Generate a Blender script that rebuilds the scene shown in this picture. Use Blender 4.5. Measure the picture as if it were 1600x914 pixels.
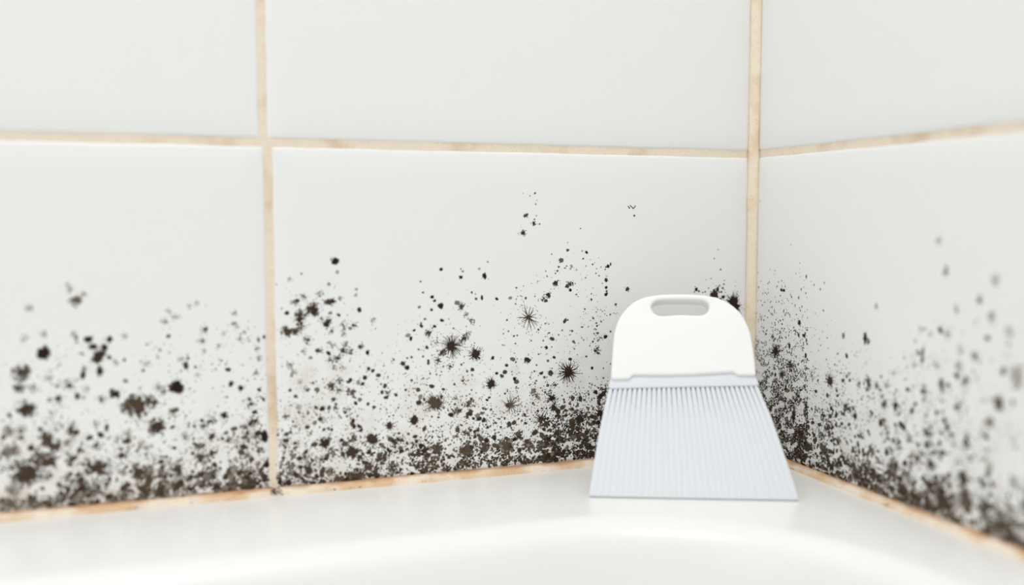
import bpy, bmesh, math, random
from mathutils import Vector, Matrix, noise
random.seed(11)
R = math.radians
# ------------------------------------------------------------------ camera
# world: wall_back is the plane y=0 (x<0), wall_right the plane x=0 (y<0), bath rim at z=0, metres
FPX = 1553.0
HEAD = R(70.1)                       # heading of the view, from +x
PITCH = math.atan(118.0 / FPX)
CAMLOC = Vector((-0.3656, -0.5525, 0.1535))
scene = bpy.context.scene
for o in list(bpy.data.objects):
    bpy.data.objects.remove(o)
cd = bpy.data.cameras.new('camera')
cam = bpy.data.objects.new('camera', cd)
scene.collection.objects.link(cam)
scene.camera = cam
cd.sensor_width = 36.0
cd.lens = 36.0 * FPX / 1600.0
cd.clip_start = 0.01
fwd = Vector((math.cos(HEAD) * math.cos(PITCH), math.sin(HEAD) * math.cos(PITCH), -math.sin(PITCH)))
cam.location = CAMLOC
cam.rotation_euler = fwd.to_track_quat('-Z', 'Y').to_euler()
cd.dof.use_dof = True
cd.dof.focus_distance = 0.608
cd.dof.aperture_fstop = 2.2
# ------------------------------------------------------------------ light
w = bpy.data.worlds.new('world'); scene.world = w; w.use_nodes = True
w.node_tree.nodes['Background'].inputs[0].default_value = (0.985, 0.99, 1.0, 1)
w.node_tree.nodes['Background'].inputs[1].default_value = 0.705
def area(name, loc, target, sx, sy, power, col=(1, 1, 1)):
    l = bpy.data.lights.new(name, 'AREA'); l.shape = 'RECTANGLE'; l.size = sx; l.size_y = sy
    l.energy = power; l.color = col
    o = bpy.data.objects.new(name, l); scene.collection.objects.link(o)
    o.location = loc
    o.rotation_euler = (Vector(target) - Vector(loc)).to_track_quat('-Z', 'Y').to_euler()
    return o
area('ceiling_lamp', (-0.55, -0.75, 1.75), (-0.3, -0.3, 0), 0.9, 0.9, 9.0, (1.0, 0.985, 0.96))
area('fill_light', (-2.1, -1.25, 0.8), (-0.2, 0, 0.1), 0.9, 0.9, 4.4, (0.97, 0.99, 1.0))  # unseen fill added from the left to even out the two walls
glint = area('glint_light', (-0.42, -0.62, 1.6), (-0.3, -0.3, 0), 0.13, 0.13, 2.2, (1.0, 0.985, 0.96)); glint.data.shape = 'DISK'  # small overhead light added to put a glint on the bath lip
scene.cycles.transparent_max_bounces = 48
scene.view_settings.view_transform = 'Standard'
scene.view_settings.look = 'None'
scene.view_settings.exposure = 0.045
scene.view_settings.gamma = 1.0
scene.view_settings.use_curve_mapping = False

# ------------------------------------------------------------------ helpers
RIGHTV = fwd.cross(Vector((0, 0, 1))).normalized()
UPV = RIGHTV.cross(fwd).normalized()
def ray(px, py):
    return (fwd * FPX + RIGHTV * (px - 800.0) + UPV * (457.0 - py)).normalized()
def hit(px, py, p0, n):
    d = ray(px, py)
    t = (p0 - CAMLOC).dot(n) / d.dot(n)
    return CAMLOC + d * t
def on_back(px, py):                 # point of the back wall seen there: (u=-x, z)
    p = hit(px, py, Vector((0, 0, 0)), Vector((0, 1, 0))); return -p.x, p.z
def on_right(px, py):                # point of the right wall: (u=-y, z)
    p = hit(px, py, Vector((0, 0, 0)), Vector((1, 0, 0))); return -p.y, p.z
def srgb(r, g, b):
    f = lambda c: (c / 255) / 12.92 if c / 255 <= .04045 else ((c / 255 + .055) / 1.055) ** 2.4
    return (f(r), f(g), f(b), 1)
def link(name, me, mat=None, parent=None, smooth=True):
    o = bpy.data.objects.new(name, me); scene.collection.objects.link(o)
    if mat is not None: me.materials.append(mat)
    if smooth:
        for p in me.polygons: p.use_smooth = True
    if parent is not None: o.parent = parent
    return o
def bm_obj(name, bm, mat, parent=None, smooth=True):
    me = bpy.data.meshes.new(name); bmesh.ops.recalc_face_normals(bm, faces=bm.faces[:]) ; bm.to_mesh(me); bm.free()
    return link(name, me, mat, parent, smooth)
def tag(o, label=None, cat=None, group=None, kind=None):
    if label: o['label'] = label
    if cat: o['category'] = cat
    if group: o['group'] = group
    if kind: o['kind'] = kind
def mat(name, col, rough=0.4, coat=0.0, spec=0.5):
    m = bpy.data.materials.new(name); m.use_nodes = True
    b = m.node_tree.nodes['Principled BSDF']
    b.inputs['Base Color'].default_value = col
    b.inputs['Roughness'].default_value = rough
    b.inputs['Coat Weight'].default_value = coat
    b.inputs['Specular IOR Level'].default_value = spec
    return m, m.node_tree, b
def mk(nt, t, **kw):
    n = nt.nodes.new(t)
    for k, v in kw.items():
        if hasattr(n, k): setattr(n, k, v)
        else: n.inputs[k].default_value = v
    return n
def sstep(t):
    t = max(0.0, min(1.0, t)); return t * t * (3 - 2 * t)
def interp(tab, x):
    if x <= tab[0][0]: return tab[0][1]
    for (a, va), (b, vb) in zip(tab, tab[1:]):
        if x <= b: return va + (vb - va) * (x - a) / (b - a)
    return tab[-1][1]

# ------------------------------------------------------------------ materials
# glazed tile
M_TILE, nt, b = mat('glazed_white_tile', srgb(240, 241, 239), 0.26, 0.2, 0.4)
tc = mk(nt, 'ShaderNodeTexCoord'); nz = mk(nt, 'ShaderNodeTexNoise'); nz.inputs['Scale'].default_value = 14; nz.inputs['Detail'].default_value = 2
bp = mk(nt, 'ShaderNodeBump'); bp.inputs['Strength'].default_value = 0.25; bp.inputs['Distance'].default_value = 0.002
nt.links.new(tc.outputs['Object'], nz.inputs['Vector']); nt.links.new(nz.outputs['Fac'], bp.inputs['Height']); nt.links.new(bp.outputs['Normal'], b.inputs['Normal'])
# grout: beige with pores and brown stains
def grout_mat(name, base, stain, pore_scale, stain_lo, edge=False):
    m, nt, b = mat(name, base, 0.85, 0, 0.2)
    tc = mk(nt, 'ShaderNodeTexCoord')
    n1 = mk(nt, 'ShaderNodeTexNoise'); n1.inputs['Scale'].default_value = 32; n1.inputs['Detail'].default_value = 6
    r1 = mk(nt, 'ShaderNodeValToRGB'); e = r1.color_ramp.elements
    e[0].position = stain_lo; e[0].color = (1, 1, 1, 1); e[1].position = stain_lo + 0.14; e[1].color = (0, 0, 0, 1)
    mx = mk(nt, 'ShaderNodeMixRGB'); mx.inputs[1].default_value = base; mx.inputs[2].default_value = stain
    n2 = mk(nt, 'ShaderNodeTexVoronoi'); n2.inputs['Scale'].default_value = pore_scale; n2.inputs['Randomness'].default_value = 1
    r2 = mk(nt, 'ShaderNodeValToRGB'); e = r2.color_ramp.elements
    e[0].position = 0.12; e[0].color = (1, 1, 1, 1); e[1].position = 0.26; e[1].color = (0, 0, 0, 1)
    n4 = mk(nt, 'ShaderNodeTexNoise'); n4.inputs['Scale'].default_value = 260
    gt = mk(nt, 'ShaderNodeMath', operation='GREATER_THAN'); gt.inputs[1].default_value = 0.5
    ml = mk(nt, 'ShaderNodeMath', operation='MULTIPLY'); m2 = mk(nt, 'ShaderNodeMath', operation='MULTIPLY'); m2.inputs[1].default_value = 0.75
    mx2 = mk(nt, 'ShaderNodeMixRGB'); mx2.inputs[2].default_value = srgb(150, 110, 80)
    n3 = mk(nt, 'ShaderNodeTexNoise'); n3.inputs['Scale'].default_value = 900; n3.inputs['Detail'].default_value = 3
    bp = mk(nt, 'ShaderNodeBump'); bp.inputs['Strength'].default_value = 0.5; bp.inputs['Distance'].default_value = 0.0006
    L = nt.links.new
    for n in (n1, n2, n3, n4): L(tc.outputs['Object'], n.inputs['Vector'])
    L(n1.outputs['Fac'], r1.inputs[0]); L(r1.outputs[0], mx.inputs[0])
    L(n2.outputs['Distance'], r2.inputs[0]); L(n4.outputs['Fac'], gt.inputs[0])
    L(r2.outputs[0], ml.inputs[0]); L(gt.outputs[0], ml.inputs[1]); L(ml.outputs[0], m2.inputs[0])
    L(mx.outputs[0], mx2.inputs[1]); L(m2.outputs[0], mx2.inputs[0]); L(mx2.outputs[0], b.inputs['Base Color'])
    if edge:                         # brown dirt that has settled along the top of the sealant
        sx = mk(nt, 'ShaderNodeSeparateXYZ'); L(tc.outputs['Object'], sx.inputs[0])
        n5 = mk(nt, 'ShaderNodeTexNoise'); n5.inputs['Scale'].default_value = 70; n5.inputs['Detail'].default_value = 4; L(tc.outputs['Object'], n5.inputs['Vector'])
        ma = mk(nt, 'ShaderNodeMath', operation='MULTIPLY_ADD'); ma.inputs[1].default_value = 0.0042; L(n5.outputs['Fac'], ma.inputs[0]); L(sx.outputs['Z'], ma.inputs[2])
        mr = mk(nt, 'ShaderNodeMapRange'); mr.inputs['From Min'].default_value = 0.0046; mr.inputs['From Max'].default_value = 0.0062; mr.inputs['To Max'].default_value = 0.8; L(ma.outputs[0], mr.inputs['Value'])
        mx3 = mk(nt, 'ShaderNodeMixRGB'); mx3.inputs[2].default_value = srgb(190, 140, 100); L(mr.outputs[0], mx3.inputs[0]); L(mx2.outputs[0], mx3.inputs[1]); L(mx3.outputs[0], b.inputs['Base Color'])
    L(n3.outputs['Fac'], bp.inputs['Height']); L(bp.outputs['Normal'], b.inputs['Normal'])
    return m
M_GROUT = grout_mat('beige_grout', srgb(239, 226, 207), srgb(222, 200, 172), 1300, 0.34)
M_BEAD = grout_mat('corner_grout', srgb(243, 229, 207), srgb(230, 207, 176), 1000, 0.38)
M_SEAL = grout_mat('orange_beige_sealant', srgb(243, 229, 209), srgb(226, 194, 158), 900, 0.42, True)
M_ENAMEL, nt, b = mat('white_bath_enamel', srgb(243, 243, 240), 0.36, 0.16, 0.35)
b.inputs['Coat Roughness'].default_value = 0.07
M_PLASTIC, nt, b = mat('white_plastic', srgb(247, 247, 246), 0.3, 0.2)
b.inputs['Subsurface Weight'].default_value = 0.0
M_HEAD, nt, b = mat('pale_blue_plastic', srgb(228, 231, 236), 0.5)
M_TUFT, nt, b = mat('pale_blue_bristle', srgb(227, 231, 235), 0.6)
tc = mk(nt, 'ShaderNodeTexCoord'); mp = mk(nt, 'ShaderNodeMapping'); mp.inputs['Scale'].default_value = (1500, 1500, 12)
nz = mk(nt, 'ShaderNodeTexNoise'); nz.inputs['Scale'].default_value = 1.0; nz.inputs['Detail'].default_value = 2
bp = mk(nt, 'ShaderNodeBump'); bp.inputs['Strength'].default_value = 0.3; bp.inputs['Distance'].default_value = 0.0004
nt.links.new(tc.outputs['Object'], mp.inputs[0]); nt.links.new(mp.outputs[0], nz.inputs['Vector']); nt.links.new(nz.outputs['Fac'], bp.inputs['Height']); nt.links.new(bp.outputs['Normal'], b.inputs['Normal'])
M_MOULD, nt, b = mat('mould', (1, 1, 1, 1), 0.9, 0, 0.1)
at = mk(nt, 'ShaderNodeAttribute'); at.attribute_name = 'tone'; nt.links.new(at.outputs['Color'], b.inputs['Base Color']); nt.links.new(at.outputs['Alpha'], b.inputs['Alpha'])
M_FLOOR, nt, b = mat('grey_floor', srgb(205, 203, 198), 0.5)

# ------------------------------------------------------------------ tiled walls
G = 0.0021                           # half a joint
ZJ = 0.1937                          # height of the joint between the two rows
TW = 0.3055                          # tile pitch along the back wall
EDGE = 0.016
def pillow(e):
    """how far the glaze falls back at distance e from the tile's edge"""
    if e >= EDGE: return 0.0
    s = 1 - max(e, 0) / EDGE
    d = 0.0014 * s * s
    if e < 0.0016:
        q = 1 - max(e, 0) / 0.0016
        d += 0.0013 * (1 - math.sqrt(max(0, 1 - q * q)))
    return d
def comb(a, b_):
    return (a ** 4 + b_ ** 4) ** .25
def tiles(kind):
    rows = [(0.0035, ZJ - G), (ZJ + G, ZJ + 0.195), (ZJ + 0.195 + 2 * G, ZJ + 0.39), (ZJ + 0.39 + 2 * G, ZJ + 0.585)]
    out = []
    for ri, (z0, z1) in enumerate(rows):
        off = 0.0 if ri == 0 else 0.0022
        pitch = TW if kind == 'back' else 0.28
        joints = [pitch * k + (off if kind == 'back' and k else 0) for k in range(0, 4)]
        for a, c in zip(joints, joints[1:]):
            u0 = a + (0.0024 if a == 0 else G); u1 = c - G
            out.append((u0, u1, z0, z1))
    return out
TILES = {'back': tiles('back'), 'right': tiles('right')}
def surf(kind, u, z):
    for (u0, u1, z0, z1) in TILES[kind]:
        if u0 <= u <= u1 and z0 <= z <= z1:
            return -comb(pillow(min(u - u0, u1 - u)), pillow(min(z - z0, z1 - z)))
    return -0.0018
def place(kind, u, z, h):
    """point on a wall: u along it from the corner, z up, h out of it"""
    return Vector((-u, -h, z)) if kind == 'back' else Vector((-h, -u, z))
def wobble(kind, u, z):
    k = 0 if kind == 'back' else 7.3
    return (noise.noise(Vector((u * 45, z * 45, k))) * 0.00045, noise.noise(Vector((u * 45, z * 45, k + 3.1))) * 0.00045)
def build_wall(kind, name):
    bm = bmesh.new()
    offs = [0, .0002, .0005, .0009, .0016, .003, .005, .0075, .0105, EDGE]
    for (u0, u1, z0, z1) in TILES[kind]:
        def axis(a, b_):
            n = 24
            inner = [a + EDGE + (b_ - a - 2 * EDGE) * k / n for k in range(1, n)]
            return [a + o for o in offs] + inner + [b_ - o for o in reversed(offs)]
        us, zs = axis(u0, u1), axis(z0, z1)
        grid = []
        for z in zs:
            row = []
            for u in us:
                h = -comb(pillow(min(u - u0, u1 - u)), pillow(min(z - z0, z1 - z)))
                wu, wz = wobble(kind, u, z)
                e = min(u - u0, u1 - u, z - z0, z1 - z); f = 1 - min(1, e / EDGE)
                row.append(bm.verts.new(place(kind, u + wu * f, z + wz * f, h)))
            grid.append(row)
        for i in range(len(zs) - 1):
            for j in range(len(us) - 1):
                bm.faces.new((grid[i][j], grid[i][j + 1], grid[i + 1][j + 1], grid[i + 1][j]))
        # the sides of the tile going back into the joint
        ring = [grid[0][j] for j in range(len(us))] + [grid[i][-1] for i in range(1, len(zs))] + \
               [grid[-1][j] for j in range(len(us) - 2, -1, -1)] + [grid[i][0] for i in range(len(zs) - 2, 0, -1)]
        dv = Vector((0, 1, 0)) if kind == 'back' else Vector((1, 0, 0))
        back = [bm.verts.new(v.co + dv * 0.004) for v in ring]
        for k in range(len(ring)):
            n = (k + 1) % len(ring)
            bm.faces.new((ring[k], back[k], back[n], ring[n]))
    tiles_o = bm_obj(name, bm, M_TILE)
    tag(tiles_o, kind='structure')
    # grout bed and plaster behind
    bm = bmesh.new()
    ulen = max(t[1] for t in TILES[kind]) + 0.003; ztop = max(t[3] for t in TILES[kind]) + 0.003
    nu, nz_ = 260, 200
    g = [[bm.verts.new(place(kind, ulen * j / nu, -0.02 + (ztop + .02) * i / nz_, -0.0019 + 0.0004 * noise.noise(Vector((j * .35, i * .35, 2))))) for j in range(nu + 1)] for i in range(nz_ + 1)]
    for i in range(nz_):
        for j in range(nu): bm.faces.new((g[i][j], g[i][j + 1], g[i + 1][j + 1], g[i + 1][j]))
    # thickness of the wall
    c = [(0, -0.02), (ulen, -0.02), (ulen, ztop), (0, ztop)]
    f = [bm.verts.new(place(kind, u, z, -0.0045)) for u, z in c]; k = [bm.verts.new(place(kind, u, z, -0.09)) for u, z in c]
    for i in range(4): bm.faces.new((f[i], f[(i + 1) % 4], k[(i + 1) % 4], k[i]))
    bm.faces.new(k)
    bm_obj('grout_joints', bm, M_GROUT, tiles_o)
    return tiles_o
wall_back = build_wall('back', 'wall_back')
wall_right = build_wall('right', 'wall_right')

# floor under the bath, and it stays the setting
bm = bmesh.new()
v = [bm.verts.new(c) for c in ((-2.4, -2.2, -.56), (0.09, -2.2, -.56), (0.09, 0.09, -.56), (-2.4, 0.09, -.56))]
bm.faces.new(v); r_ = bmesh.ops.extrude_face_region(bm, geom=bm.faces[:])
for q in r_['geom']:
    if isinstance(q, bmesh.types.BMVert): q.co.z -= 0.05
tag(bm_obj('floor', bm, M_FLOOR, smooth=False), kind='structure')

# ------------------------------------------------------------------ beads of grout and sealant
def strip(name, path, prof, material, nseed, amp):
    """sweep a profile function along a list of parameters"""
    bm = bmesh.new(); rows = []
    for i, s in enumerate(path):
        row = []
        for k, p in enumerate(prof(s)):
            n = Vector((noise.noise(Vector((s * 60, k * .4, nseed))), noise.noise(Vector((s * 60, k * .4, nseed + 5))), noise.noise(Vector((s * 60, k * .4, nseed + 9))))) * amp
            n += Vector((noise.noise(Vector((s * 500, k * .9, nseed))), noise.noise(Vector((s * 500, k * .9, nseed + 5))), noise.noise(Vector((s * 500, k * .9, nseed + 9))))) * amp * .35
            row.append(bm.verts.new(p + n))
        rows.append(row)
    m = len(rows[0])
    for a, c in zip(rows, rows[1:]):
        for k in range(m): bm.faces.new((a[k], a[(k + 1) % m], c[(k + 1) % m], c[k]))
    bm.faces.new(rows[0]); bm.faces.new(rows[-1])
    o = bm_obj(name, bm, material); tag(o, kind='structure'); return o
def corner_prof(z):
    a = 0.0040
    pts = [Vector((-a, -0.0006, z))]
    for k in range(1, 6):
        t = k / 6; p = Vector((-a * (1 - t), -a * t, z)); bulge = -0.0004 * math.sin(math.pi * t)
        pts.append(p + Vector((bulge, bulge, 0)) + Vector((0.0006, 0.0006, 0)) * 0)
    pts += [Vector((-0.0006, -a, z)), Vector((0.0015, -a, z)), Vector((0.0015, 0.0015, z)), Vector((-a, 0.0015, z))]
    return pts
strip('trim_1', [0.0 + 0.777 * k / 900 for k in range(901)], corner_prof, M_BEAD, 1.0, 0.00035)
def seal_prof(kind):
    def f(u):
        hgt = 0.0038 + 0.0006 * noise.noise(Vector((u * 18, 4.4, 0)))
        dep = 0.0038 + 0.0008 * noise.noise(Vector((u * 14, 8.4, 0)))
        pts = [(0.0002, hgt)]
        for k in range(1, 7):
            t = k / 7
            pts.append((dep * t + 0.0003 * math.sin(math.pi * t), hgt * (1 - t) ** 1.25 + 0.0004 * math.sin(2 * math.pi * t)))
        pts += [(dep, -0.0006), (-0.003, -0.0006), (-0.003, hgt)]
        return [place(kind, u, z, h) for h, z in pts]
    return f
strip('trim_2', [0.0015 + 0.905 * k / 1100 for k in range(1101)], seal_prof('back'), M_SEAL, 2.0, 0.00035)
strip('trim_3', [0.0015 + 0.83 * k / 1000 for k in range(1001)], seal_prof('right'), M_SEAL, 3.0, 0.00035)

# ------------------------------------------------------------------ bath
BX0, BX1, BY0, BY1 = -1.62, 0.0, -0.76, 0.0       # outer rim
IX0, IX1, IY0, IY1 = -1.50, -0.060, -0.685, -0.104  # inner lip
RAD = 0.125
def inner_sd(x, y):
    cx, cy = (IX0 + IX1) / 2, (IY0 + IY1) / 2
    hx, hy = (IX1 - IX0) / 2 - RAD, (IY1 - IY0) / 2 - RAD
    qx, qy = abs(x - cx) - hx, abs(y - cy) - hy
    return math.hypot(max(qx, 0), max(qy, 0)) + min(max(qx, qy), 0) - RAD
def bath_z(x, y):
    d = -inner_sd(x, y)               # >0 inside
    t = d + 0.013                     # a round lip, then the steep side, then the bottom
    LR, AM = 0.017, R(80)
    if t <= 0: return 0.0
    tm = LR * math.sin(AM)
    if t < tm: return -(LR - math.sqrt(LR * LR - t * t))
    z = -(LR - LR * math.cos(AM)) - (t - tm) * math.tan(AM)
    zb = -0.40 - 0.02 * min(1, max(0, t - .2))
    q = 0.05                          # soft blend into the bottom
    hh = max(q - abs(z - zb), 0) / q
    return max(z, zb) + hh * hh * q * .25
bm = bmesh.new()
def lin(a, b_, fine_end, n):
    # closer lines towards the corner
    return [a + (b_ - a) * (1 - (1 - k / n) ** 1.8) if fine_end else a + (b_ - a) * k / n for k in range(n + 1)]
xs = [BX1 + (BX0 - BX1) * (k / 400) ** 1.6 for k in range(401)]
ys = [BY1 + (BY0 - BY1) * (k / 280) ** 1.3 for k in range(281)]
g = [[bm.verts.new((x, y, bath_z(x, y))) for x in xs] for y in ys]
for i in range(280):
    for j in range(400): bm.faces.new((g[i][j], g[i][j + 1], g[i + 1][j + 1], g[i + 1][j]))
ring = g[0][:] + [g[i][-1] for i in range(1, 281)] + g[-1][-2::-1] + [g[i][0] for i in range(279, 0, -1)]
low = [bm.verts.new((q.co.x, q.co.y, -0.55)) for q in ring]
for k in range(len(ring)):
    n = (k + 1) % len(ring); bm.faces.new((ring[k], ring[n], low[n], low[k]))
bath = bm_obj('bathtub', bm, M_ENAMEL)
tag(bath, 'glossy white enamel bathtub with a rounded rim in the tiled corner', 'bathtub')

# ------------------------------------------------------------------ hand brush standing on the rim, leaning back towards the corner
A = hit(920, 776, Vector((0, 0, 0.0004)), Vector((0, 0, 1)))
B = hit(1248, 782, Vector((0, 0, 0.0004)), Vector((0, 0, 1)))
bx = (B - A).normalized()
side = Vector((0, 0, 1)).cross(bx).normalized()     # pointing away from the camera
if side.dot(fwd) < 0: side = -side
LEAN = R(24)
bz = (Vector((0, 0, 1)) * math.cos(LEAN) + side * math.sin(LEAN)).normalized()
by = bz.cross(bx).normalized()
org = (A + B) / 2
if by.dot(fwd) < 0: by = -by                        # by: into the brush, away from the camera
def bp2(px, py):                                    # point of the brush's front face, in its own x (across) and z (up)
    p = hit(px, py, org, by) - org
    return p.dot(bx), p.dot(bz)
brush = bpy.data.objects.new('hand_brush', None); scene.collection.objects.link(brush)
brush.matrix_world = Matrix(((bx.x, by.x, bz.x, org.x), (bx.y, by.y, bz.y, org.y), (bx.z, by.z, bz.z, org.z), (0, 0, 0, 1)))
tag(brush, 'small white hand brush with pale blue-grey bristles leaning in the corner on the bathtub rim', 'brush')
def smooth_closed(pts, n=8):
    out = []; m = len(pts)
    for i in range(m):
        p0, p1, p2, p3 = (Vector(pts[(i + k - 1) % m]) for k in range(4))
        for k in range(n):
            t = k / n
            out.append(0.5 * ((2 * p1) + (p2 - p0) * t + (2 * p0 - 5 * p1 + 4 * p2 - p3) * t * t + (3 * p1 - p0 - 3 * p2 + p3) * t ** 3))
    return out
def plate(name, outlines, y0, y1, bev, material, parent, res=5):
    """flat piece with rounded edges from outlines in the brush's x,z; y0 the front, y1 the back"""
    cu = bpy.data.curves.new(name, 'CURVE'); cu.dimensions = '2D'; cu.fill_mode = 'BOTH'
    for pts in outlines:
        s = cu.splines.new('POLY'); s.points.add(len(pts) - 1)
        for q, p in zip(s.points, pts): q.co = (p[0], p[1], 0, 1)
        s.use_cyclic_u = True
    cu.extrude = (y1 - y0) / 2 - bev; cu.bevel_depth = bev; cu.bevel_resolution = res; cu.offset = -bev
    tmp = bpy.data.objects.new('tmp', cu); scene.collection.objects.link(tmp)
    dg = bpy.context.evaluated_depsgraph_get(); dg.update()
    me = bpy.data.meshes.new_from_object(tmp.evaluated_get(dg))
    bpy.data.objects.remove(tmp); bpy.data.curves.remove(cu)
    for v in me.vertices:
        x, z, t = v.co; v.co = (x, (y0 + y1) / 2 - t, z)
    me.materials.clear()
    bm = bmesh.new(); bm.from_mesh(me); bmesh.ops.remove_doubles(bm, verts=bm.verts[:], dist=1e-6)
    bmesh.ops.recalc_face_normals(bm, faces=bm.faces[:]); bm.to_mesh(me); bm.free(); me.name = name
    return link(name, me, material, parent)
# handle outline, clockwise from lower left
arch = [(955.5, 575), (957, 548), (960, 522), (966, 503), (976, 488), (990, 475.5), (1008, 467.5), (1030, 464), (1060, 463), (1090, 464),
        (1112, 467), (1132, 474), (1149, 486), (1161, 501), (1169.5, 520), (1174, 541), (1177, 562), (1179, 580)]
sm = []
ap = [Vector(p) for p in arch]
ext = [ap[0] * 2 - ap[1]] + ap + [ap[-1] * 2 - ap[-2]]
for i in range(1, len(ext) - 2):
    for k in range(6):
        t = k / 6; p0, p1, p2, p3 = ext[i - 1:i + 3]
        sm.append(0.5 * ((2 * p1) + (p2 - p0) * t + (2 * p0 - 5 * p1 + 4 * p2 - p3) * t * t + (3 * p1 - p0 - 3 * p2 + p3) * t ** 3))
sm.append(ap[-1])
bottom = [(1179.5, 586), (1178, 589.5), (1152, 589), (1149, 587.5), (1145.5, 584.8), (1141, 584.2), (1115, 586), (1080, 588), (1040, 589), (990, 588.6), (986.5, 590.5), (984, 594), (981, 595), (957, 595.5), (954.5, 593), (954.5, 585)]
outline = [bp2(p[0], p[1]) for p in sm] + [bp2(*p) for p in bottom]
hole = [(1017, 484), (1019, 477.5), (1026, 473), (1040, 471.5), (1062, 471), (1085, 471.5), (1098, 473), (1105, 477.5), (1106.5, 484), (1104, 491), (1096, 495.5),
        (1084, 496), (1062, 495), (1042, 496.5), (1030, 496.5), (1021, 492)]
hole2 = [bp2(p[0], p[1]) for p in smooth_closed(hole, 5)]
handle = plate('handle', [outline, hole2], -0.0045, 0.0065, 0.0014, M_PLASTIC, brush, 7)
handle['label'] = 'white plastic handle with a slot'
# bristle block
blk = [(952.5, 597), (955, 590), (962, 586), (990, 580), (1140, 577), (1172, 582), (1179, 587), (1183, 597), (1185, 603), (1180, 604), (1066, 606), (956, 608.5), (950.5, 606.5)]
block = plate('bristle_block', [[bp2(*p) for p in blk]], -0.0024, 0.0050, 0.0007, M_HEAD, brush, 3)
block['label'] = 'pale blue-grey block under the handle'
# two rows of bristle tufts
LE = [(600, 952.5), (640, 943.5), (690, 933.5), (740, 925.5), (776, 920)]
RE = [(600, 1182.5), (650, 1203.5), (700, 1221.5), (745, 1236.5), (782, 1248)]
NT = 31
def tuft(i, n, back):
    bm = bmesh.new(); rows = []
    ts = [0, .012, .03, .06, .1, .15, .21, .27, .33, .4, .48, .57, .67, .77, .87, .94, .98, 1]
    for t in ts:
        yl = 605.5 + (776 - 605.5) * t; yr = 601 + (782 - 601) * t
        f0 = (i + (0.5 if back else 0)) / n; f1 = (i + 1 + (0.5 if back else 0)) / n
        fc = (f0 + f1) / 2
        yy = yl + (yr - yl) * fc + 1.5 * t * math.sin(math.pi * fc)
        xl, xr = interp(LE, yl), interp(RE, yr)
        x0 = xl + (xr - xl) * f0; x1 = xl + (xr - xl) * min(f1, 1.0)
        a = bp2(x0, yy); c = bp2(x1, yy)
        cx, cz = (a[0] + c[0]) / 2, (a[1] + c[1]) / 2
        cz = max(cz, 0.0) if t < 1 else 0.0
        m = sstep(t / 0.36)
        wd = (c[0] - a[0]) / 2 * (0.70 + .23 * sstep(t / .05) + .08 * m) * (1 if not back else .95)
        if t > .36: wd = (c[0] - a[0]) / 2 * 1.01
        th = 0.0019 - 0.0007 * t
        if t > .97: th -= .0002
        ex = 2.4 + 2 * sstep(t / .05) + 9 * m; ey = 2 + 1.5 * sstep(t / .05) + 14 * sstep(t / .42)
        yc = (0.0003 if not back else 0.0032 - 0.0008 * t)
        row = []
        for k in range(20):
            an = 2 * math.pi * k / 20
            ca, sa = math.cos(an), math.sin(an)
            row.append(bm.verts.new((cx + wd * math.copysign(abs(ca) ** (2 / ex), ca), yc - th * math.copysign(abs(sa) ** (2 / ey), sa) * (1 - 0.0 * m), cz)))
        rows.append(row)
    for a, c in zip(rows, rows[1:]):
        for k in range(20): bm.faces.new((a[k], a[(k + 1) % 20], c[(k + 1) % 20], c[k]))
    bm.faces.new(rows[0]); bm.faces.new(rows[-1])
    return bm_obj('bristle_tuft', bm, M_TUFT, brush)
for i in range(NT): tuft(i, NT, False)
for i in range(NT - 1): tuft(i, NT, True)

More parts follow.
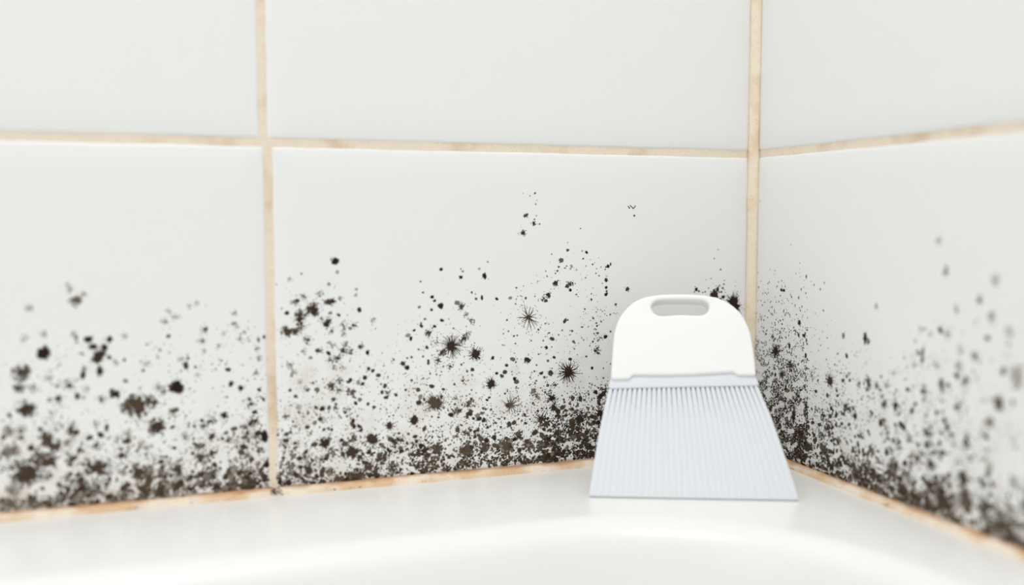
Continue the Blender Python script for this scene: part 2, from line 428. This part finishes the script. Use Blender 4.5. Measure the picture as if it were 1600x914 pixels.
# ------------------------------------------------------------------ mould
C_DARK, C_OLIVE, C_PALE = Vector(srgb(46, 32, 27)[:3]), Vector(srgb(92, 80, 66)[:3]), Vector(srgb(205, 202, 192)[:3])
def tone_col(t):
    return C_DARK.lerp(C_OLIVE, t / .5) if t < .5 else C_OLIVE.lerp(C_PALE, (t - .5) / .5)
class Mould:
    def __init__(s): s.v = []; s.f = []; s.c = []
    def blob(s, kind, u, z, r, tone, ry=None, rot=0.0, n=None, jag=.18):
        """a low crusty spot on the wall"""
        ry = ry or r
        if z < 0.004 or u < 0.0026 : return
        if n is None: n = 6 if r < .0009 else (10 if r < .002 else 18)
        base = len(s.v); ph = random.random() * 6.28; col = tone_col(tone)
        h0 = min(.0004, .00006 + r * .08)
        h = surf(kind, u, z)
        s.v.append(place(kind, u, z, h + h0)); s.c.append((*col, 1.0))
        ring_n = 1 if n < 10 else 2
        rads = []
        for k in range(n):
            a = 2 * math.pi * k / n
            j = 1 + jag * (random.random() * 2 - 1) + (.14 * math.sin(2 * a + ph) if n >= 10 else 0)
            rads.append((a, j))
        for q in range(ring_n):
            fr = 1.12 if q == ring_n - 1 else .74
            for a, j in rads:
                du, dz = r * j * fr * math.cos(a), ry * j * fr * math.sin(a)
                uu = u + du * math.cos(rot) - dz * math.sin(rot); zz = z + du * math.sin(rot) + dz * math.cos(rot)
                zz = max(zz, .0036); uu = max(uu, .0025)
                s.v.append(place(kind, uu, zz, surf(kind, uu, zz) + (h0 * .85 if fr < 1 else .00002))); s.c.append((*col, 1.0 if fr < 1 else (.15 if ring_n == 2 else .35)))
        for k in range(n):
            s.f.append((base, base + 1 + k, base + 1 + (k + 1) % n))
            if ring_n == 2:
                s.f.append((base + 1 + k, base + 1 + n + k, base + 1 + n + (k + 1) % n, base + 1 + (k + 1) % n))
    def hair(s, kind, u0, z0, u1, z1, w0, w1, tone):
        d = Vector((u1 - u0, z1 - z0)); L = d.length
        if L < 1e-6: return
        nrm = Vector((-d.y, d.x)) / L; bend = random.uniform(-.12, .12) * L
        base = len(s.v); K = 5; col = tone_col(tone)
        for k in range(K):
            t = k / (K - 1); c = Vector((u0, z0)) + d * t + nrm * bend * math.sin(math.pi * t) 
            wd = w0 + (w1 - w0) * t
            for sg, hh in ((-1, .00002), (0, .00012), (1, .00002)):
                p = c + nrm * wd * sg; p.y = max(p.y, .0036); p.x = max(p.x, .0025)
                s.v.append(place(kind, p.x, p.y, surf(kind, p.x, p.y) + hh)); s.c.append((*col, .95 if sg == 0 else .45))
        for k in range(K - 1):
            b_ = base + 3 * k
            s.f.append((b_, b_ + 1, b_ + 4, b_ + 3)); s.f.append((b_ + 1, b_ + 2, b_ + 5, b_ + 4))
    def build(s, name, label):
        me = bpy.data.meshes.new(name); me.from_pydata([tuple(v) for v in s.v], [], s.f); me.update()
        ca = me.color_attributes.new('tone', 'FLOAT_COLOR', 'POINT')
        flat = []
        for c in s.c: flat += list(c)
        ca.data.foreach_set('color', flat)
        o = link(name, me, M_MOULD, None, True)
        tag(o, label, 'mould', kind='stuff')
        return o
ML, MM, MR = Mould(), Mould(), Mould()
def locate(px, py):
    """which tile that is: mould collection, wall, u, z and metres per photo pixel there"""
    if px < 1176:
        u, z = on_back(px, py); u2, z2 = on_back(px, py + 1)
        kind = 'back'
    else:
        u, z = on_right(px, py); u2, z2 = on_right(px, py + 1)
        kind = 'right'
    m = MR if kind == 'right' else (ML if u > TW else MM)
    return m, kind, u, z, abs(z2 - z)
JL = TW - G - .0004; JR = TW + G + .0004
def okpos(kind, u, r):
    if kind == 'right': return True
    return not (JL - r * .6 < u < JR + r * .6)
def spot(px, py, rpx, tone=0.0, ratio=1.0, fuzz=1.0):
    m, kind, u, z, k = locate(px, py)
    r = rpx * k * .95
    if not okpos(kind, u, 0): return
    if rpx < 3.2:
        m.blob(kind, u, z, r, tone, r * ratio); return
    if tone >= .2 and rpx > 3.6:      # loose patch of many small crusts
        if rpx >= 11: m.blob(kind, u, z, r * .55, tone, r * .5 * ratio, jag=.35)
        for q in range(int(8 + rpx * rpx * .24 + rpx)):
            a = random.random() * 6.28; g_ = random.random()
            d = r * 1.15 * g_ ** .75
            rr = r * random.uniform(.14, .38) * (1.15 - .55 * g_) if rpx < 12 else k * random.uniform(1.0, 3.9) * (1.15 - .5 * g_)
            m.blob(kind, u + d * math.cos(a), z + d * ratio * math.sin(a), rr, min(.95, max(0, tone + random.uniform(-.12, .2) + .12 * g_)), jag=.3)
        for q in range(int(rpx * 2.2)):
            a = random.random() * 6.28; d = r * (.9 + abs(random.gauss(0, .5)))
            m.blob(kind, u + d * math.cos(a), z + d * ratio * math.sin(a), k * random.uniform(.4, 1.1), min(1, tone + random.random() * .4))
        return
    m.blob(kind, u, z, r * .86, tone, r * .86 * ratio, jag=.10 if tone < .06 else .24)
    if tone < .06: fuzz = .35
    # ragged rim: smaller crusts grown into one another, and short hairs
    for q in range(int(5 + rpx * 1.1 * fuzz)):
        a = random.random() * 6.28; d = r * random.uniform(.55, 1.15)
        m.blob(kind, u + d * math.cos(a), z + d * ratio * math.sin(a), r * random.uniform(.12, .34), min(1, tone + random.random() * .15))
    for q in range(int(rpx * 1.6 * fuzz)):
        a = random.random() * 6.28; d = r * (1 + abs(random.gauss(0, .55)))
        m.blob(kind, u + d * math.cos(a), z + d * ratio * math.sin(a), k * random.uniform(.4, 1.0), min(1, tone + random.random() * .4))
def star(px, py, Rpx, tone=0.05, rays=26, core=.32, thick=.9, spots=2.2):
    m, kind, u, z, k = locate(px, py); r = Rpx * k
    sq = 1.0
    m.blob(kind, u, z, r * core, tone, jag=.3, n=16)
    for q in range(rays):
        a = 2 * math.pi * (q + random.random() * .8) / rays
        L = r * random.uniform(.5, 1.08); s0 = r * core * .5
        m.hair(kind, u + s0 * math.cos(a), z + s0 * math.sin(a), u + L * math.cos(a), z + L * math.sin(a), k * thick * random.uniform(.9, 1.4), k * .35, tone + random.random() * .12)
        if random.random() < .5:
            L2 = L * random.uniform(1.05, 1.3)
            m.blob(kind, u + L2 * math.cos(a), z + L2 * math.sin(a), k * random.uniform(.5, 1.1), tone + random.random() * .2)
    for q in range(int(Rpx * spots)):
        a = random.random() * 6.28; d = r * (.5 + abs(random.gauss(0, .75)))
        m.blob(kind, u + d * math.cos(a), z + d * math.sin(a), k * random.uniform(.35, .95), min(.9, tone + random.random() * .45))
# big and middling spots: x, y, radius, tone, (height/width)
SP = """45 481 6 .8;118 470 9 .45;108 452 5 .7;105 444 3 .8;131 461 5 .7;68 552 12.5 0 .8;138 530 7 .05;171 530 5 .1;156 580 5.5 .15 1.5;131 578 5 .5;181 566 4.5 .7;146 542 6 .1;163 543 6 .1
264 486 4 .75;274 495 5 .7;258 502 5 .45;296 478 4 .85;308 474 4 .85;367 489 4.3 .6;370 512 4 .8;319 515 5.5 .3;316 533 5.5 .6;341 541 3.8 .55;349 522 4 .85;375 530 4 .6;382 519 3 .8;404 531 3.3 .6
401 545 4 .5;405 560 4 .3;413 527 3 .5;33 582 13 .35;30 603 9 .5 1.5;50 607 7 .75;41 639 13 .2;108 600 7 .3;134 608 5 .6;91 624 6.5 .35;179 615 7.5 .1;160 624 6 .4;75 590 6 .85;277 605 12 0 .95
254 610 6 .5;213 633 19 .35;198 636 10 .4;236 628 10 .4;245 604 6 .75;361 600 4.5 .1;376 606 4.5 .1;284 562 5 .8;230 569 5 .8;308 586 4 .8;318 549 4 .8;400 582 3.5 .7;115 522 5 .8;68 522 6 .88;37 529 6 .9;195 525 5 .88
113 673 9 .3;150 660 5.5 .6;14 673 9 .6;33 672 7 .6;73 687 11 .35;88 697 10 .35;151 696 7 .35;18 705 12 .6;40 738 23 .25;74 722 15 .3;60 716 10 .35;152 731 11 .25;138 737 7 .5;107 720 5 .6
245 666 13 .2;270 644 6 .4;200 680 7 .85;222 692 6 .8;230 700 6 .8;289 682 5.5 .4;315 696 5 .3;351 649 5.5 .1;331 658 6 .4;357 688 6 .4;396 659 8 .25;382 669 6 .35;414 682 8 .0 1.3;406 704 5.5 .35;386 712 5 .4
404 725 3.5 .6;313 714 8 .4 .7;379 700 3 .5;393 681 5 .75;254 721 6 .4;275 733 9 .3;216 737 12 .3;234 743 9 .45;256 746 9 .45;252 766 11 .25;267 760 8 .4;297 765 8 .2;330 743 8 .4;357 762 10 .35;368 758 9 .4;388 760 11 .35
382 746 8 .4;341 762 8 .35;176 779 10 .4;192 781 9 .45;225 778 8 .3;137 768 9 .5;74 786 11 .5;55 790 10 .5;16 790 12 .55;118 785 9 .55;95 775 9 .65;20 765 10 .65;150 755 7 .65
524 408 7 0 .85;527 425 3 .8;452 437 4 .7;514 444 3 .7;501 458 5.3 .3;474 463 5.5 .55;516 472 8.5 .2 .55;486 484 9 .2 .8;492 487 7 .15;470 492 9 .35;467 500 8 .2;490 475 6 .45;460 472 6 .75;448 519 8.5 .2;458 518 7 .3 .7;464 517 6 .3;471 511 5 .4
480 532 6 .2;510 506 6 .15 1.2;516 500 4.5 .4;503 499 4 .5;518 517 4.5 .35;537 509 5 .25 1.3;537 522 4 .6;554 508 5 .2 .8;547 513 3 .6;529 492 3 .5;516 489 3 .6;563 541 4.5 .2;574 551 3.8 0;540 537 4.5 .4;536 548 7 .3;549 549 5 .4
518 539 4.5 .5;501 548 4 .4;475 548 4.2 .4;485 559 3 .7;516 563 5 .3;527 560 6 .25;522 575 4 .5;535 576 4 .45;454 570 5.5 .65;576 576 3.2 .1;556 461 3 .85;582 499 4.5 .8;531 466 3.3 .7;557 452 2.5 .8
689 421 3 .1;657 440 2 .3;661 457 2.2 .5;675 464 3 0;679 470 2.6 .2;689 478 5.3 .05;674 484 3 .2 .7;655 480 3 .6 .7;647 516 2.6 .1;642 529 3.1 0;669 521 6 .2;679 510 3 .1;658 505 2 .3;680 536 4.5 .3;667 543 3 .3;690 551 7 .25 .7;654 546 2 .3;630 568 3.5 .2;669 568 2.5 0;643 558 2.2 .4;615 562 2.2 .5;661 557 2.2 .5
530 595 5 .25;518 603 7 .4;548 613 7 .4;530 609 5 .55;560 596 4.5 .7;544 597 3 .5;605 613 5 .5;619 617 3 .4;629 568 3.5 .2;575 631 3 .5;584 636 3 .5;521 624 3.6 .4;525 637 4.3 .2;494 637 3.4 .4;543 639 4 .65;466 636 4.5 .7;457 583 6 .65;469 597 4 .7;479 607 4 .55
448 651 5 .5;462 666 3 .7;504 657 4 .7;485 677 4.5 .65;444 691 5.5 .4;508 692 8 .1;519 706 6 .2;550 684 7 .4;600 714 6 .35;656 709 6 .2 .8;682 702 10 .4;462 743 6.5 .35;478 714 5.5 .5;486 726 5.5 .55;503 718 5.5 .4;516 738 7 .45;554 746 12 .35 .7;538 753 8 .4;574 731 8 .35;615 729 8 .4;439 728 5 .55
444 758 7 .3;531 759 6 .35;562 750 8 .4;655 628 3.6 .1;623 677 2.5 .1;644 692 2.5 .2;724 595 4.3 .35;804 592 3.6 0;703 572 5 .4;835 580 2 .1;838 595 2 .1;925 575 2.6 0;867 602 4.2 .2;834 612 6 .5;839 619 5 .5;734 630 7 .45;714 643 6.5 .5;712 621 4 .6;761 625 2.5 .1;756 656 4 .15;730 651 3 .5
726 676 4.5 .3;747 672 3.2 .3;804 686 4 0;735 685 2 .3;938 619 5.5 .05;931 613 4 .05;943 616 3 .1;729 704 11 .4;758 697 8 .35;791 698 12 .45;827 695 9 .45;848 695 9 .35;824 562 5.5 .1;868 442 4.7 .12;891 443 5.5 .25 .6;886 447 3.5 .3;891 453 2.6 0;857 461 4.5 .12;849 467 4.5 .25;853 470 3 .3
720 433 3.5 0;757 431 4.7 .03;723 424 2 .7;749 420 2.3 .8;762 409 1.6 .4;737 457 2 .1;744 467 2.5 .1;753 465 2.8 .15 1.3;776 467 2.6 .05;720 420 1.8 .8;792 500 2 .2;803 525 2 .3;808 524 1.6 .4;854 543 2.7 .1;862 542 1.3 .2;770 559 2.8 .15;737 502 5 .5;728 492 4 .5;726 528 6 .25;731 521 4 .3;720 533 4.5 .25
887 500 1.8 0;884 498 1.3 0;894 517 1.9 0 1.3;924 468 2 0 1.2;924 459 1.4 0;980 452 3.6 .3;947 438 3.5 .15;947 449 2.6 .15;948 455 2 .1;947 460 3 .1;950 416 2.5 0 1.4;954 413 1.8 0 1.5;947 417 1.8 0;926 413 1.7 0;932 420 1.2 .1;931 427 1.3 .1;936 431 1.3 .2;946 526 3.9 .05;936 529 4 .25;933 544 4.5 .2;934 551 4.2 .25;930 548 2.5 .2
916 557 2 .1;898 536 1.5 .1;862 397 1.4 .1;887 391 2.6 .5;887 379 1 .3;875 410 1.4 .1;873 417 2 .1;871 423 2 .3;868 427 1.5 .4;883 419 1.4 .1;893 416 2.6 .75;891 420 2 .75;915 434 1.3 0;933 509 2 .1;954 518 1.8 .1;928 521 1.3 .2;821 337 3.6 .3 ;824 335 2 .2;834 349 3.4 .15;836 302 1.9 .4;828 306 1.2 .5;837 319 1.5 .4;839 313 1 .5;843 350 1.5 .3;838 337 1.2 .5;835 343 1.6 .4
991 337 2 0;983 325 1 .1;907 357 1.2 .2;1122 390 1.1 0;1116 404 1.3 0;1126 421 1.5 0;1111 435 1.4 0;1103 437 .9 .2;817 302 .9 .6;818 447 1.2 .7;836 463 1.4 .4;841 470 1 .5
1088 452 3 .1;1092 455 2.2 .1;1085 456 1.5 .1;1086 448 1.2 .1;1117 459 6.5 .1;1121 452 4 .15;1112 462 4.5 .15;1129 450 2.2 .1;1131 444 1.6 .1;1132 438 1.2 .0;1127 456 2 .1;1124 446 1.6 .2;1102 456 1.6 .1;1107 450 1.4 .3;1130 464 3 .1;1126 468 3.3 .1;1098 457 1.2 .1
1250 411 1.2 .1;1249 426 .9 .2;1203 421 1 .1;1260 432 2 .3 1.7;1288 442 1.5 .3 1.7;1282 452 1.5 .3 1.6;1272 445 1.4 .3 1.6;1252 452 1.6 .4 1.9;1248 465 1.8 .4 1.7;1235 461 1 .1 1.9;1230 467 1 .1 1.9;1253 479 1.3 .1 1.8;1200 452 .9 .1 1.5;1210 486 1.3 0 2.6;1213 489 .8 0 2;1249 504 4 .15 1.3
1258 522 2.3 .45 1.8;1260 532 2.2 .45 1.6;1206 505 1 0 2;1259 556 3 .1 1.3;1352 529 5 .1 1.9;1357 534 3.5 .1 1.4;1318 524 3.6 .55 1.5;1369 479 3.5 .8 1.3;1356 599 9 .45 1.2;1370 602 6 .5;1342 600 5 .5;1442 550 3.6 .5 2.4;1441 562 3.6 .5 2;1494 482 5 .2 1.5;1531 469 6 .25 1.5;1550 497 8 .65 1.3;1478 423 6.5 .6 1.3;1467 376 6 .85 1.4
1555 438 8 .9 1.3;1481 522 6.5 .75 1.4;1524 556 7 .35 1.1;1501 547 6 .7 1.4;1471 603 8 .3 1.8;1444 611 7 .4 1.3;1508 596 8 .6 1.5;1498 573 8 .8 1.3;1454 522 5 .85;1440 515 5 .85;1577 519 8 .85 1.3;1429 570 5 .8;1396 582 4.5 .8;1385 602 4.5 .65;1590 590 14 .8 1.6;1270 585 5.5 .3 1.5
1381 631 7.5 .3;1361 648 5 .25 1.5;1399 640 5 .35 2.2;1385 679 7.5 .2 1.8;1498 635 7 .5 1.3;1560 629 11 .4;1546 659 9 .6;1511 688 8.5 .25 2.0;1449 677 8 .5 1.2;1421 686 6 .5 1.2;1286 649 7 .2 1.5;1295 668 8 .3 1.4;1273 644 4 .3 1.7;1321 638 6 .4 1.3;1284 679 7 .35;1288 701 10 .35;1240 649 6 .15 1.4
1337 737 12 .35;1394 728 11 .5;1409 768 12 .2;1390 765 8 .3;1474 785 22 .3;1504 748 11 .3 1.5;1455 728 8 .4 1.2;1566 820 17 .4;1536 796 10 .45 1.4;1584 752 9 .6 1.4;1430 777 12 .25;1361 704 9 .45;1450 795 10 .35;1590 850 10 .5;1510 785 12 .4;1320 715 8 .35;1365 742 9 .4;1310 690 7 .35;1345 680 7 .4;1405 700 7 .5;1470 755 8 .6;1545 730 9 .7;1265 700 8 .25;1250 680 7 .25"""
for row in SP.replace('\n', ';').split(';'):
    p = [float(q) for q in row.split()]
    if len(p) < 4: continue
    spot(*p)
# radiating colonies: x, y, radius, tone, rays, core
ST = """154 558 13 .15 9 .75;743 553 13 .1 30 .5;705 541 22 .1 38 .3;826 496 21 .3 17 .12;888 581 20 .05 44 .34;767 600 12 .1 22 .48;862 622 10 .05 18 .35;865 638 8 .1 16 .5;846 655 14 .1 24 .22;798 633 17 .5 24 .22
680 630 19 .4 36 .5;647 656 8.5 .1 14 .7;609 665 9 .15 14 .5;582 686 12 .2 16 .75;550 706 13 .2 18 .65;617 691 7 .25 12 .5;811 679 7 .25 14 .35;721 479 7 .3 16 .4;817 364 6 .15 12 .45;685 563 7 .4 10 .3;938 646 12 .05 20 .4;905 655 14 .1 20 .4
1146 471 16 .03 26 .42;1212 549 15 .04 36 .28;1235 570 9 .25 22 .2;1297 595 13 .22 22 .42;1150 480 12 .03 20 .5;1222 585 10 .12 20 .3"""
for row in ST.replace('\n', ';').split(';'):
    p = [float(q) for q in row.split()]
    star(p[0], p[1], p[2], p[3], int(p[4]), p[5], 1.7 if 1140 < p[0] < 1160 else .95)
for a, c, d, e in ((984, 321, 989, 326), (989, 326, 993, 321), (981, 322, 984, 326)):
    m, kind, u, z, k = locate(a, c); _, _, u1, z1, _ = locate(d, e); m.hair(kind, u, z, u1, z1, k * .9, k * .8, 0)
# fine speckle: the top line, the foot and how thick it gets
TOPL = [(0, 545), (60, 560), (110, 520), (200, 560), (260, 490), (330, 470), (400, 500), (440, 430), (500, 425), (560, 455), (610, 530), (650, 440), (700, 430), (770, 470), (800, 450), (860, 400), (900, 385), (950, 400), (960, 470), (1000, 560), (1175, 600)]
TOPR = [(1178, 560), (1195, 520), (1210, 440), (1250, 415), (1280, 440), (1310, 520), (1400, 540), (1440, 500), (1520, 480), (1600, 520)]
BOTB = [(0, 806), (428, 762), (925, 716), (1176, 694)]
BOTR = [(1178, 694), (1240, 724), (1400, 790), (1600, 868)]
DENS = [(0, .75), (200, .62), (330, .55), (420, .5), (520, .6), (640, .62), (760, .68), (830, .85), (880, 1.2), (930, 1.55), (1175, 1.5)]
DENR = [(1178, 1.9), (1240, 1.75), (1300, 1.2), (1380, .95), (1480, .75), (1600, .6)]
def field(px, py):
    if px < 1176: t, b_, d = interp(TOPL, px), interp(BOTB, px), interp(DENS, px)
    else: t, b_, d = interp(TOPR, px), interp(BOTR, px), interp(DENR, px)
    f = (py - t) / (b_ - t)
    if f < 0 or f > 1.0: return 0, f
    n = noise.fractal(Vector((px / 34, py / 34, .7)), 1.0, 2.0, 4)
    n2 = noise.noise(Vector((px / 110, py / 75, 5.5)))
    base = (0.012 + .13 * f + 1.0 * f ** (4.0 if px < 1176 else 2.9)) * d
    return base * max(.04, 1 + 1.9 * n + .9 * n2), f
tries = 90000; put = 0
for _ in range(tries):
    px = random.uniform(-30, 1630)
    if px < 1176: y0, y1 = interp(TOPL, px), interp(BOTB, px)
    else: y0, y1 = interp(TOPR, px), interp(BOTR, px)
    if 1000 < px < 1160: continue
    py = y1 - (y1 - y0) * random.random()
    d, f = field(px, py)
    if random.random() > d * .95: continue
    m, kind, u, z, k = locate(px, py)
    if not okpos(kind, u, 0): continue
    far = 1.0
    rr = min(3.6, .58 * random.paretovariate(2.3))      # photo pixels
    if f > .8: rr = min(4, rr * 1.15)
    # the blurred sides show larger, paler spots
    if px < 420: rr *= 1.3
    if px > 1330: rr *= 1.35
    if 1178 < px < 1290: rr *= .8
    tone = random.triangular(0, .75, .12) if rr > 1.2 else random.triangular(0, .9, .3)
    if px < 380 or px > 1380: tone = min(.85, tone + .12)
    m.blob(kind, u, z, rr * k, tone, rr * k * random.uniform(.8, 1.3), random.random() * 3); put += 1
# thin brownish film the colonies sit in
def film(px, py, rpx, a):
    m, kind, u, z, k = locate(px, py); r = rpx * k
    if not okpos(kind, u, 0): return
    base = len(m.v); n = 14; col = Vector(srgb(214, 190, 165)[:3]); ph = random.random() * 6
    m.v.append(place(kind, u, z, surf(kind, u, z) + .00003)); m.c.append((*col, a))
    for q, al in ((.35, .8), (.7, .35), (1.0, 0)):
        for g_ in range(n):
            an = 2 * math.pi * g_ / n; rr = r * q * (1 + .2 * math.sin(3 * an + ph))
            uu, zz = max(.0028, u + rr * math.cos(an)), max(.004, z + rr * math.sin(an))
            if kind == 'back':
                uu = min(uu, JL) if u < TW else max(uu, JR)
            m.v.append(place(kind, uu, zz, surf(kind, uu, zz) + .00003)); m.c.append((*col, a * al))
    for g_ in range(n):
        h_ = (g_ + 1) % n
        m.f.append((base, base + 1 + g_, base + 1 + h_))
        for q in (0, 1): m.f.append((base + 1 + q * n + g_, base + 1 + (q + 1) * n + g_, base + 1 + (q + 1) * n + h_, base + 1 + q * n + h_))
for _ in range(500):
    px = random.uniform(-20, 1620)
    if 985 < px < 1150: continue
    b_ = interp(BOTB, px) if px < 1176 else interp(BOTR, px); t_ = interp(TOPL, px) if px < 1176 else interp(TOPR, px)
    py = b_ - (b_ - t_) * abs(random.gauss(0, .38))
    if py < t_ + .45 * (b_ - t_): continue
    film(px, py, random.uniform(12, 30), random.uniform(.03, .11))
# tight crusts along the foot, where single specks have grown together
def crust(x0, x1, hgt, n, tone, rmax=3.2):
    for _ in range(n):
        px = random.uniform(x0, x1); b_ = interp(BOTB, px) if px < 1176 else interp(BOTR, px)
        py = b_ - abs(random.gauss(0, hgt))
        nn = noise.fractal(Vector((px / 17, py / 13, 9.1)), 1.0, 2.0, 3)
        if nn < -.12: continue
        m, kind, u, z, k = locate(px, py)
        if not okpos(kind, u, 0): continue
        rr = random.uniform(.8, rmax)
        m.blob(kind, u, z, rr * k, max(0, tone + random.uniform(-.15, .2)), None)
crust(-20, 425, 15, 150, .5, 3.6)
crust(432, 640, 15, 330, .42, 2.6)
crust(640, 870, 19, 1500, .36, 2.2)
crust(850, 960, 36, 2500, .12, 1.9)
crust(1178, 1262, 90, 7600, .1, 1.5)
crust(1240, 1400, 36, 1500, .28, 3.0)
crust(1390, 1620, 22, 600, .42, 5.0)
ML.build('mould_growth', 'blurred brown-black mould spots over the lower half of the left tile')
MM.build('mould_growth', 'black mould specks and starry colonies on the middle tile behind the brush')
MR.build('mould_growth', 'dark mould speckling the lower right wall beside the brush')
# dark mould caught in the sealant at the foot of the back wall
MS = bmesh.new()
for (px, py, r, n) in ((427, 765, 7, 40), (436, 768, 7, 18), (211, 795, 5, 8), (545, 762, 2.5, 4), (1392, 786, 5, 5), (300, 785, 2.5, 3), (1246, 735, 3, 5), (520, 766, 4, 6), (560, 760, 3, 5), (660, 750, 2, 4)):
    for _ in range(n):
        qx, qy = px + random.gauss(0, r * .7), py + random.gauss(0, r * .3)
        kind = 'back' if px < 1176 else 'right'
        u, z = (on_back if kind == 'back' else on_right)(qx, qy)
        k = abs((on_back if kind == 'back' else on_right)(qx, qy + 1)[1] - z)
        z = min(.0050, max(.0012, z)); h = .0048 * (1 - (z / .0056) ** .8) + .0006
        c = place(kind, u, z, h)
        bmesh.ops.create_icosphere(MS, subdivisions=1, radius=min(r, 4) * k * random.uniform(.15, .4), matrix=Matrix.Translation(c) @ Matrix.Diagonal((1, .6, .6, 1)))
me = bpy.data.meshes.new('mould_growth'); MS.to_mesh(me); MS.free()
ca = me.color_attributes.new('tone', 'FLOAT_COLOR', 'POINT')
ca.data.foreach_set('color', [c for v in me.vertices for c in (*C_DARK, 1.0)])
o = link('mould_growth', me, M_MOULD); tag(o, 'dark mould crumbs in the beige sealant joint along the bathtub', 'mould', kind='stuff')
print('specks', put, len(ML.v), len(MM.v), len(MR.v))
